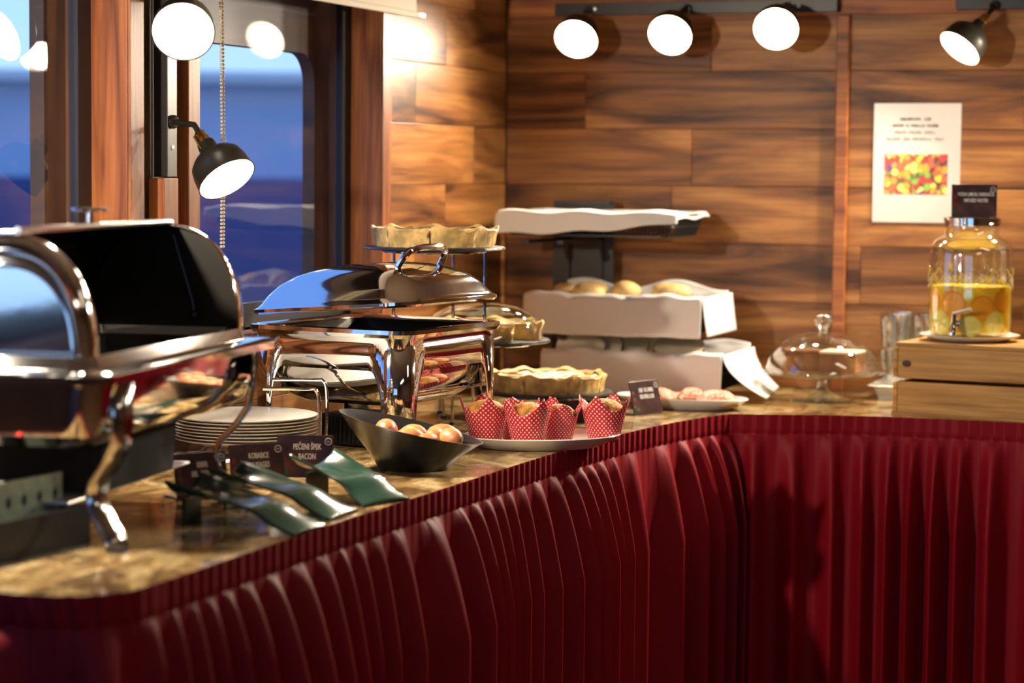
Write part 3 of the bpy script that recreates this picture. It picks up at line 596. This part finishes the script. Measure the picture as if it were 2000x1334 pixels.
# ================================================================== quiche stand
t = thing('tiered_wire_stand', 'chrome three-tier wire stand holding slates of quiche', 'stand', (-1.76, 4.80, T))
tiers = [((-1.812, 4.545), .382, .15), ((-1.815, 4.855), .165, .15), ((-1.700, 4.965), .043, .15)]
for (x, y), z, r in tiers:
    x -= -1.76; y -= 4.80
    B().tube([(x + .108 * cos(a), y + .108 * sin(a), z) for a in [k * PI / 20 for k in range(40)]], .0035, 8, closed=True).build('ring', 'chrome', t)
    for a in ((.2, 2.9, 1.57) if z > .3 else ((2.16, 3.1, 4.1) if z > .1 else (.3, 1.57, 4.9, -.7))):
        px, py = x + .108 * cos(a), y + .108 * sin(a); B().tube([(px, py, z), (px, py, .004)], .0035, 8).build('post', 'chrome', t)
        B().lathe([(.006, 0), (.006, .006)], 10, (px, py, 0)).build('foot', 'rubber', t)
names = ['top', 'middle', 'lowest']
for i, ((x, y), z, r) in enumerate(tiers):
    tag(B().lathe([(r - .003, 0), (r, .002), (r - .001, .006), (r - .006, .007), (.0, .007)], 48, rf=lambda th, zz: 1 + .008 * sin(11 * th) + .006 * sin(23 * th + 1)).build('slate_board', 'slate', None, (x, y, T + z + .0036), smooth=30), 'round dark slate board on the %s tier of the wire stand' % names[i], 'board', 'slates on the wire stand')
def quiche(label, loc, rz, R=.132, fillm='fill', n=8, missing=()):
    t = thing('quiche', label, 'quiche', loc, rz); da = 2 * PI / n; g = .003; seg = 12
    def pt(r, th, z): return (r * cos(th), r * sin(th), z)
    cr = B(); fl = B(); ths = [g + (da - 2 * g) * k / seg for k in range(seg + 1)]
    rr_ = lambda th, z: (R - .006 + .007 * z / .04) * (1 + .012 * sin(36 * th))
    top = lambda th: .040 + .003 * sin(7 * th + 1) + .002 * sin(17 * th)
    rows = []
    for z in (0, .012, .026, 1, 2, 3):
        row = []
        for th in ths:
            if z < .5: row.append(pt(rr_(th, z), th, z))
            elif z == 1: row.append(pt(rr_(th, .04) + .002, th, top(th) - .004))
            elif z == 2: row.append(pt(rr_(th, .04), th, top(th)))
            else: row.append(pt(rr_(th, .04) - .010, th, top(th) - .006))
        rows.append(row)
    cr.loft(rows, wrap=False)
    for th in (ths[0], ths[-1]):
        cr.add([pt(.004, th, 0), pt(rr_(th, 0), th, 0), pt(rr_(th, .026), th, .026), pt(rr_(th, .04), th, top(th)), pt(rr_(th, .04) - .01, th, top(th) - .006), pt(.004, th, .031)], [(0, 1, 2, 3, 4, 5)])
    fl.loft([[pt((R - .010) * k, th, .031 + .003 * sin(9 * th + 14 * k)) for th in ths] for k in (.03, .25, .45, .65, .82, .96)], wrap=False)
    m1 = None
    for k in range(n):
        if k in missing: continue
        if m1 is None:
            s1 = cr.build('slice', 'crust', t, smooth=50, merge=True); s2 = fl.build('filling', fillm, s1, smooth=60); m1, m2 = s1.data, s2.data
        else:
            s1 = bpy.data.objects.new('slice', m1); s2 = bpy.data.objects.new('filling', m2); C.objects.link(s1); C.objects.link(s2); s1.parent = t; s2.parent = s1
        s1.rotation_euler = (0, 0, k * da + random.uniform(-.01, .01))
    return t
quiche('golden cheese quiche on the top tier of the wire stand', (-1.812, 4.545, T + .382 + .0108), .3)
quiche('cut quiche with missing slices on the middle tier', (-1.815, 4.855, T + .165 + .0108), .1, fillm='creamf', missing=(7,))
quiche('pale vegetable quiche on the lowest tier beside the muffins', (-1.700, 4.965, T + .043 + .0108), .7, fillm='creamf')
tag(B().lathe([(.134, 0), (.130, .03), (.112, .055), (.075, .073), (.03, .080), (.001, .081)], 48, cap0=False).build('cloche', 'glass', None, (-1.815, 4.855, T + .165 + .0112), smooth=180), 'clear low dome cover over the middle quiche', 'cover')

# ================================================================== bread stand, baskets, cloths, bread
t = thing('bread_stand', 'black metal three-tier bread stand against the plank wall', 'stand', (-1.66, 5.60, T))
B().span((-.29, .13, 0), (-.125, .145, .472)).build('back_panel', 'black', t, smooth=0)
B().span((-.285, .112, .466), (-.13, .145, .476)).build('panel_cap', 'black', t, smooth=0)
for z in (.012, .150, .385):
    for x in (-.25, -.16): B().span((x - .008, -.20, z - .012), (x + .008, .13, z - .004)).build('bracket', 'black', t, smooth=0)
for x in (-.25, -.16): B().span((x - .008, .118, 0), (x + .008, .13, .385)).build('upright', 'black', t, smooth=0)
def basket(label, cx, y0, y1, z, w, h, tilt=0):
    t = thing('bread_basket', label, 'basket', (cx, (y0 + y1) / 2, z), 0, 'black baskets on the bread stand'); hx, hy = w / 2, (y1 - y0) / 2
    B().loft([rrect(hx * .93, hy * .90, .03, 0), rrect(hx * .93, hy * .90, .03, .003)], True, True).build('basket_floor', 'black', t)
    B().tube(rrect(hx, hy, .03, h), .004, 8, closed=True).build('rim_wire', 'black', t)
    B().tube(rrect(hx * .96, hy * .95, .03, h * .5), .002, 6, closed=True).build('band_wire', 'black', t)
    pr = rrect(hx, hy, .03, h, n=4); pb = rrect(hx * .93, hy * .90, .03, 0.002, n=4); ww = B()
    N_ = len(pr)
    for i in range(N_):
        a, c = Vector(pr[i]), Vector(pr[(i + 1) % N_]); a2, c2 = Vector(pb[i]), Vector(pb[(i + 1) % N_]); n = max(1, int((c - a).length / .012))
        for k in range(n): ww.tube([a + (c - a) * k / n, a2 + (c2 - a2) * k / n], .0015, 5)
    o = ww.build('side_wires', 'black', t); o['kind'] = 'stuff'
    return t
basket('black wire basket on the top tier under a flat cloth', -1.765, 5.44, 5.72, T + .392, .46, .052)
basket('black wire basket of rolls on the middle tier', -1.682, 5.40, 5.70, T + .158, .445, .085)
basket('black wire basket of sliced bread at the counter', -1.625, 5.375, 5.70, T + .022, .45, .085)
def liner(label, cx, y0, y1, z, w, h, hang, back, seed, side=0., floor=True):
    r = random.Random(seed); p1, p2, p3 = [r.uniform(0, 6) for _ in range(3)]; hx = w / 2 + .006
    prof = [(y1 - .004, h + back), (y1 - .010, h), (y1 - .035, .012), (y0 + .035, .012), (y0 + .008, h - .004), (y0 + .001, h + .006), (y0 - .009, h), (y0 - .012, h - hang * .5), (y0 - .014, h - hang)]
    def f(u, v):
        k = v * (len(prof) - 1); i = min(int(k), len(prof) - 2); q = k - i; y = prof[i][0] * (1 - q) + prof[i + 1][0] * q; zz = prof[i][1] * (1 - q) + prof[i + 1][1] * q
        x = (u - .5) * 2 * (hx - .012 if v < .55 else hx); e = abs(u - .5) * 2
        ripple = sin(u * 19 + p1) * .5 + sin(u * 41 + p2) * .3 + sin(u * 9 + p3) * .4
        if v > .6: y -= .006 * (v - .6) * 2.5 * (1 + ripple); zz += .006 * ripple * (1 if v < .75 else .3)
        if v < .12: zz += back * .7 * max(-.9, sin(u * 11 + p3) * .9) * (1 - v / .12); y += .003 * ripple
        if .1 < v < .55 and e > .86: zz = max(zz, (e - .86) / .14 * h)
        return (cx + x, y, z + zz)
    b = B().grid(f, 64, 40)
    def sd(u, v):   # right-hand side panel hanging outside
        yy = y0 - .010 + (y1 - y0 - .01) * u; zz = h + .004 - (hang * 1.0 + side * (1 - u) * 0) * v
        return (cx + hx + .001 + .010 * v + side * v * v * (1 - .45 * u), yy, max(z + zz, T + .004) if floor else z + zz)
    if side: b.grid(sd, 16, 12)
    return tag(b.build('cloth_liner', 'cloth', smooth=180, merge=True, solid=.0015), label, 'cloth', 'white cloths in the bread baskets')
liner('white cloth lining the middle basket with peaked back corners', -1.682, 5.40, 5.70, T + .161, .445, .085, .095, .020, 2, side=.004, floor=False)
liner('white cloth lining the lower bread basket down to the counter', -1.625, 5.375, 5.70, T + .025, .45, .085, .100, .012, 5, side=.10)
def topcloth(u, v):
    x = -1.765 + (u - .5) * .474; w_ = .5 + .5 * sin(u * 23 + 1)
    if v < .25:
        q = 1 - v / .25; return (x, 5.431 - .006 * q - .005 * q * w_, T + .452 - (.056 - .034 * u ** 2) * q + .003 * sin(u * 17))
    q = (v - .25) / .75; e = max(0, abs(u - .5) * 2 - .97) / .03
    return (x, 5.431 + .30 * q, T + .452 + .003 * sin(u * 17) * (1 - q) + .004 * sin(u * 13 + q * 8) * q * (1 - q) * 4 - .012 * e)
tag(B().grid(topcloth, 50, 40).build('cloth_cover', 'cloth', smooth=180, solid=.002), 'white cloth spread flat over the top basket', 'cloth')
def roll_(label, loc, s, rz, m='roll'):
    o = B().lathe([(.002, -.9), (.5, -.75), (.85, -.3), (1., .1), (.88, .5), (.6, .8), (.25, .97), (.002, 1.)], 24, rf=lambda th, z: 1 + .05 * sin(3 * th)).build('bread_roll', m, None, loc, (0, .15, rz), smooth=180); o.scale = s
    return tag(o, label, 'bread', 'rolls in the middle basket')
for k, (x, y, s) in enumerate(((-1.835, 5.50, .036), (-1.765, 5.47, .045), (-1.70, 5.56, .046), (-1.555, 5.50, .044), (-1.79, 5.58, .04), (-1.60, 5.58, .04))):
    roll_(['small bread roll nearest the wire stand in the middle basket', 'large bread roll beside the small one in the middle basket', 'bread roll behind the large one in the middle basket', 'lone bread roll at the end of the middle basket', 'bread roll at the back under the black panel', 'bread roll at the back behind the lone one'][k], (x, y, T + .250), (s, s * .85, s * .62), k * 1.1)
sl_ = None
for k, (x, y, z, rx, ry, rz) in enumerate(((-1.775, 5.432, .078, 1.0, .1, .10), (-1.745, 5.478, .082, 1.0, .12, .10), (-1.690, 5.524, .080, 1.0, .1, .05), (-1.650, 5.570, .078, 1.0, .1, .05), (-1.72, 5.618, .086, 1.0, .1, .1), (-1.54, 5.50, .085, .5, .1, .1))):
    if sl_ is None:
        o = thing('bread_slice', None, 'bread'); B().loft([rrect(.062, .042, .028, -.007), rrect(.062, .042, .028, .007)]).build('slice_crust', 'brown', o)
        B().loft([rrect(.060, .040, .027, -.0072), rrect(.060, .040, .027, .0072)], True, True).build('slice_crumb', 'bread', o); sl_ = o
    else: o = copy_tree(sl_)
    o.location = (x, y, T + z + .032); o.rotation_euler = (rx, ry, rz); tag(o, ['bread slice nearest the quiche in the lower basket', 'second bread slice from the quiche in the lower basket', 'third bread slice from the quiche in the lower basket', 'fourth bread slice from the quiche in the lower basket', 'bread slice lying flat across the others in the lower basket', 'bread piece alone at the cake stand end of the lower basket'][k], 'bread', 'bread slices in the lower basket')

# ================================================================== sandwich plate
oval_plate('serving_plate', 'oval white plate of open sandwiches with red spread', (-1.452, 5.218, T), rad(-4), .162, .085, h=.026)
for k, (x, y, rz, L) in enumerate(((-1.510, 5.20, .12, .050), (-1.432, 5.235, .3, .034), (-1.362, 5.20, .3, .048))):
    t = thing('open_sandwich', ['open sandwich with red spread nearest its card', 'open sandwich with red spread between two others', 'open sandwich with red spread at the far plate end'][k], 'sandwich', (x, y, T + .0085), rz, 'open sandwiches on the oval plate')
    B().loft([rrect(L, .036, .02, 0), rrect(L + .002, .038, .02, .008), rrect(L, .036, .02, .016)], True, True).build('bread_base', 'brown', t)
    B().grid(lambda u, v: ((u - .5) * 2 * (L - .002), (v - .5) * .072, .016 + .020 * max(0, 1 - abs(2 * u - 1) ** 3) * max(0, 1 - abs(2 * v - 1) ** 3) + .004 * sin(u * 40 + v * 9) * sin(v * 31 + u * 7)), 24, 16).build('red_spread', 'spread', t, smooth=60)

# ================================================================== cake stand
CX, CY = -1.182, 5.516
t = thing('cake_stand', 'footed glass cake stand with scalloped plate', 'cake stand', (CX, CY, T))
B().lathe([(.075, 0), (.076, .003), (.060, .008), (.030, .018), (.014, .030), (.011, .045), (.014, .058), (.030, .063)], 48).build('pedestal', 'glass', t, smooth=60)
B().lathe([(.02, .063), (.12, .064), (.147, .070), (.152, .076), (.150, .079), (.142, .074), (.12, .069), (.001, .068)], 72, rf=lambda th, z: 1 + (.012 * sin(24 * th) if z > .069 else 0)).build('plate', 'glass', t, smooth=60)
d = thing('glass_dome', 'clear glass dome with ball knob covering the cakes', 'dome', (CX, CY, T + .0725))
B().lathe([(.138, 0), (.137, .006), (.130, .030), (.112, .058), (.082, .080), (.045, .092), (.014, .095)], 56, cap0=False).build('dome_shell', 'glass', d, smooth=180)
B().lathe([(.012, .094), (.011, .100), (.014, .106), (.021, .114), (.023, .124), (.020, .134), (.011, .141), (.001, .143)], 28).build('dome_knob', 'glass', d, smooth=180)
for k, (x, y, rz, L, m) in enumerate(((CX - .052, CY, .3, .085, 'cake'), (CX + .050, CY - .005, -.1, .09, 'icing'))):
    t = thing('cake_piece', ['brown loaf cake piece under the glass dome', 'iced loaf cake piece under the glass dome'][k], 'cake', (x, y, T + .0735), rz)
    B().box((0, 0, .023), (L, .085, .046)).build('sponge', 'cake', t, smooth=0, bevel=.004)
    B().box((0, 0, .049), (L + .002, .087, .007)).build('topping', m, t, smooth=0, bevel=.003)

# ================================================================== crate, jar, glasses
t = thing('wooden_crate', 'pine slat crate standing upside down under the drink jar', 'crate', (-.958, 5.292, T), rad(-8.5))
for z0, z1 in ((.004, .076), (.084, .156)):
    B().span((0, 0, z0), (.42, .012, z1)).build('front_slat', 'pine', t, smooth=0, bevel=.0015)
    B().span((0, .248, z0), (.42, .260, z1)).build('back_slat', 'pine', t, smooth=0, bevel=.0015)
    B().span((-.010, -.002, z0 + .002), (.0, .262, z1 - .002)).build('side_slat', 'pine', t, smooth=0, bevel=.0015)
    B().span((.42, -.002, z0 + .002), (.43, .262, z1 - .002)).build('side_slat', 'pine', t, smooth=0, bevel=.0015)
for k in range(3): B().span((-.008, .004 + k * .086, .156), (.428, .082 + k * .086, .166)).build('top_slat', 'pine', t, smooth=0, bevel=.0015)
B().span((-.012, -.004, 0), (.432, .010, .006)).build('base_strip', 'pine', t, smooth=0)
B().lathe([(.011, 0), (.009, .0006)], 14, sx=1, sy=.75).build('wood_knot', mat('wood_knot', (.05, .022, .01), .6), t, (.022, -.0005, .118), (PI / 2, 0, 0))
JX, JY, JZ = -.815, 5.425, T + .166
tag(B().lathe([(.07, 0), (.085, .002), (.115, .013), (.116, .015), (.084, .007), (.001, .006)], 56).build('saucer_plate', 'porc', None, (JX, JY, JZ), smooth=50), 'round white plate under the drink jar', 'plate')
t = thing('drink_jar', 'glass drink dispenser jar with metal tap and screw lid', 'jar', (JX, JY, JZ + .0065), rad(0))
B().lathe([(.078, 0), (.090, .004), (.0955, .018), (.0965, .05), (.0965, .195), (.094, .212), (.084, .228), (.068, .236), (.062, .241), (.062, .262)], 64, cap0=True, cap1=False).build('jar_glass', 'glass', t, smooth=60)
B().lathe([(.064, .262), (.0665, .263), (.0665, .268), (.0655, .269), (.0655, .274), (.0665, .275), (.0665, .280), (.062, .283), (.001, .283)], 48, cap0=False).build('screw_lid', 'chrome', t, smooth=30)
em_ = B()
for k in range(14):
    a0 = 2 * PI * k / 14; w_ = PI / 14
    for zc, hh in ((.150, .016), (.128, .014)):
        ao = a0 + (w_ if zc < .14 else 0)
        em_.tube([(.0972 * cos(ao + w_ * q), .0972 * sin(ao + w_ * q), zc + hh * p) for q, p in ((0, 1), (.45, .45), (.8, 0), (.45, -.45), (0, -1), (-.45, -.45), (-.8, 0), (-.45, .45))], .0013, 5, closed=True)
em_.build('embossed_diamonds', 'glass', t)
B().lathe([(.080, .006), (.091, .012), (.0925, .022), (.0925, .122), (.001, .122)], 56).build('citrus_water', 'liquid', t, smooth=50)
ta = rad(-98); tx, ty = cos(ta), sin(ta)
tp = thing('tap', None, None); tp.parent = t; tp.location = (.0965 * tx, .0965 * ty, .038); tp.rotation_euler = (0, 0, ta)
B().tube([(-.002, 0, 0), (.018, 0, 0)], .010, 14).build('tap_nut', 'chrome', tp)
B().tube([(.014, 0, .0), (.032, 0, .0), (.038, 0, -.008), (.039, 0, -.024)], .0075, 12).build('tap_spout', 'chrome', tp)
B().tube([(.030, 0, .004), (.030, 0, .024)], .0055, 12).build('tap_stem', 'chrome', tp)
B().tube([(.030, -.002, .024), (.032, .020, .030), (.033, .042, .036)], .0042, 10).build('tap_lever', 'alu', tp)
def citrus(a, z, r, m1, m2, lbl):
    o = thing('citrus_slice', lbl, 'fruit', (JX, JY, JZ + .0065), 0, 'citrus slices in the jar')
    def disc(R, rad_, nm, mm):
        def f(u, v): q = R * v; th = 2 * PI * u; aa = a + q * cos(th) / rad_; return (rad_ * cos(aa), rad_ * sin(aa), z + q * sin(th))
        B().grid(f, 28, 4).build(nm, mm, o, smooth=180)
    disc(r, .0930, 'rind', m2); disc(r * .84, .0935, 'pulp', m1)
for k, (a, z, r, m) in enumerate(((-128, .040, .030, 'l'), (-106, .082, .032, 'o'), (-80, .034, .026, 'l'), (-64, .074, .030, 'o'), (-146, .086, .028, 'o'), (-44, .040, .030, 'l'), (-84, .104, .014, 'l'), (-30, .09, .026, 'o'), (-165, .04, .030, 'l'))):
    citrus(rad(a), z, r, *(('lemon', 'rindl', 'thin lemon slice pressed against the jar glass') if m == 'l' else ('orange', 'rindo', 'thin orange slice pressed against the jar glass')))
tag(B().loft([rrect(.11, .075, .02, 0), rrect(.12, .085, .025, .028), rrect(.135, .10, .03, .034), rrect(.13, .095, .03, .036), rrect(.115, .08, .02, .030)], True, True).build('glass_tray', 'porc', None, (-.957, 5.69, T)), 'white footed tray under the drinking glasses', 'tray')
g = None
for (i, j) in [(i, j) for j in range(2) for i in range(3)]:
    for lv in range(2):
        if g is None: g = B().lathe([(.028, 0), (.030, .002), (.036, .085), (.0345, .085), (.029, .008), (.001, .008)], 28, rf=lambda th, z: 1 + .015 * sin(10 * th)).build('tumbler', 'glass', smooth=50); o = g
        else: o = g.copy(); C.objects.link(o)
        o.location = (-1.034 + i * .078, 5.650 + j * .080, T + .037 + lv * .087)
        tag(o, ['clear ribbed tumbler standing directly on the white tray', 'clear ribbed tumbler stacked on another tumbler'][lv], 'glass', ['tumblers on the white tray', 'tumblers of the upper layer'][lv])
o = g.copy(); C.objects.link(o); o.location = (-.668, 5.50, JZ); tag(o, 'clear tumbler on the crate beside the drink jar', 'glass'); o.pop('group', None)

# poster
t = thing('poster', 'white laminated sheet with fruit picture taped to the planks', 'poster', (-1.013, YB - .0032, 1.381), rad(0))
B().span((-.109, 0, -.149), (.109, .002, .149)).build('sheet', 'sheet', t, smooth=0)
for k, (ws, cw) in enumerate((((9, 3), .0060), ((5, 1, 6, 5), .0058), ((5, 6, 5), .0058), ((6, 3, 8, 4), .0060))): strokes(ws, .0075, cw, 'dink' if k < 2 else 'link', t, (-.004, -.0006, .106 - k * .0165), (PI / 2, 0, 0), 20 + k)
B().span((-.080, -.0008, -.078), (.078, .0002, .022)).build('fruit_picture', 'fruit', t, smooth=0)

# black box with sachets, tongs
t = thing('sachet_box', 'black open box holding a row of sachets', 'box', (-1.80, 2.83, T), rad(-6))
for a, c in (((-.06, -.14, 0), (.06, .14, .004)), ((.054, -.14, .004), (.06, .14, .058)), ((-.06, -.14, .004), (-.054, .14, .058)), ((-.054, .134, .004), (.054, .14, .058)), ((-.054, -.14, .004), (.054, -.134, .058))): B().span(a, c).build('box_wall', 'blackp', t, smooth=0)
for k in range(7):
    r_ = k == 0 or k == 1; y = -.105 + k * .036
    s_ = thing('sachet', ('red sachet standing in the black box' if r_ else 'pale green sachet with dark dot in the black box'), 'sachet', (-1.80 + .004 + .0 * k + y * sin(rad(6)) * 1.0, 2.83 + y, T + .0045), rad(84), 'sachets in the black box')
    B().loft([rrect(.032 if not r_ else .030, .004, .003, z) for z in ((0, .045, .098) if not r_ else (0, .04, .085))], True, True).build('packet', 'sachr' if r_ else 'sach', s_, smooth=0)
    B().lathe([(.007, 0), (.006, .0004)], 14, sx=.8, sy=1.2).build('dark_dot', 'sachd', s_, (.012, -.0045, .068), (PI / 2, 0, 0))
t = thing('serving_tongs', 'steel serving tongs lying beside the plate rack', 'tongs', (-1.88, 3.79, T + .004), rad(25))
for sg in (-1, 1): B().loft([rrect(.008, .0012, .001, 0), rrect(.009, .0012, .001, .2)], True, True).build('tong_arm', 'steel', t, (-.10, sg * .010, .006), (0, PI / 2, sg * .06))
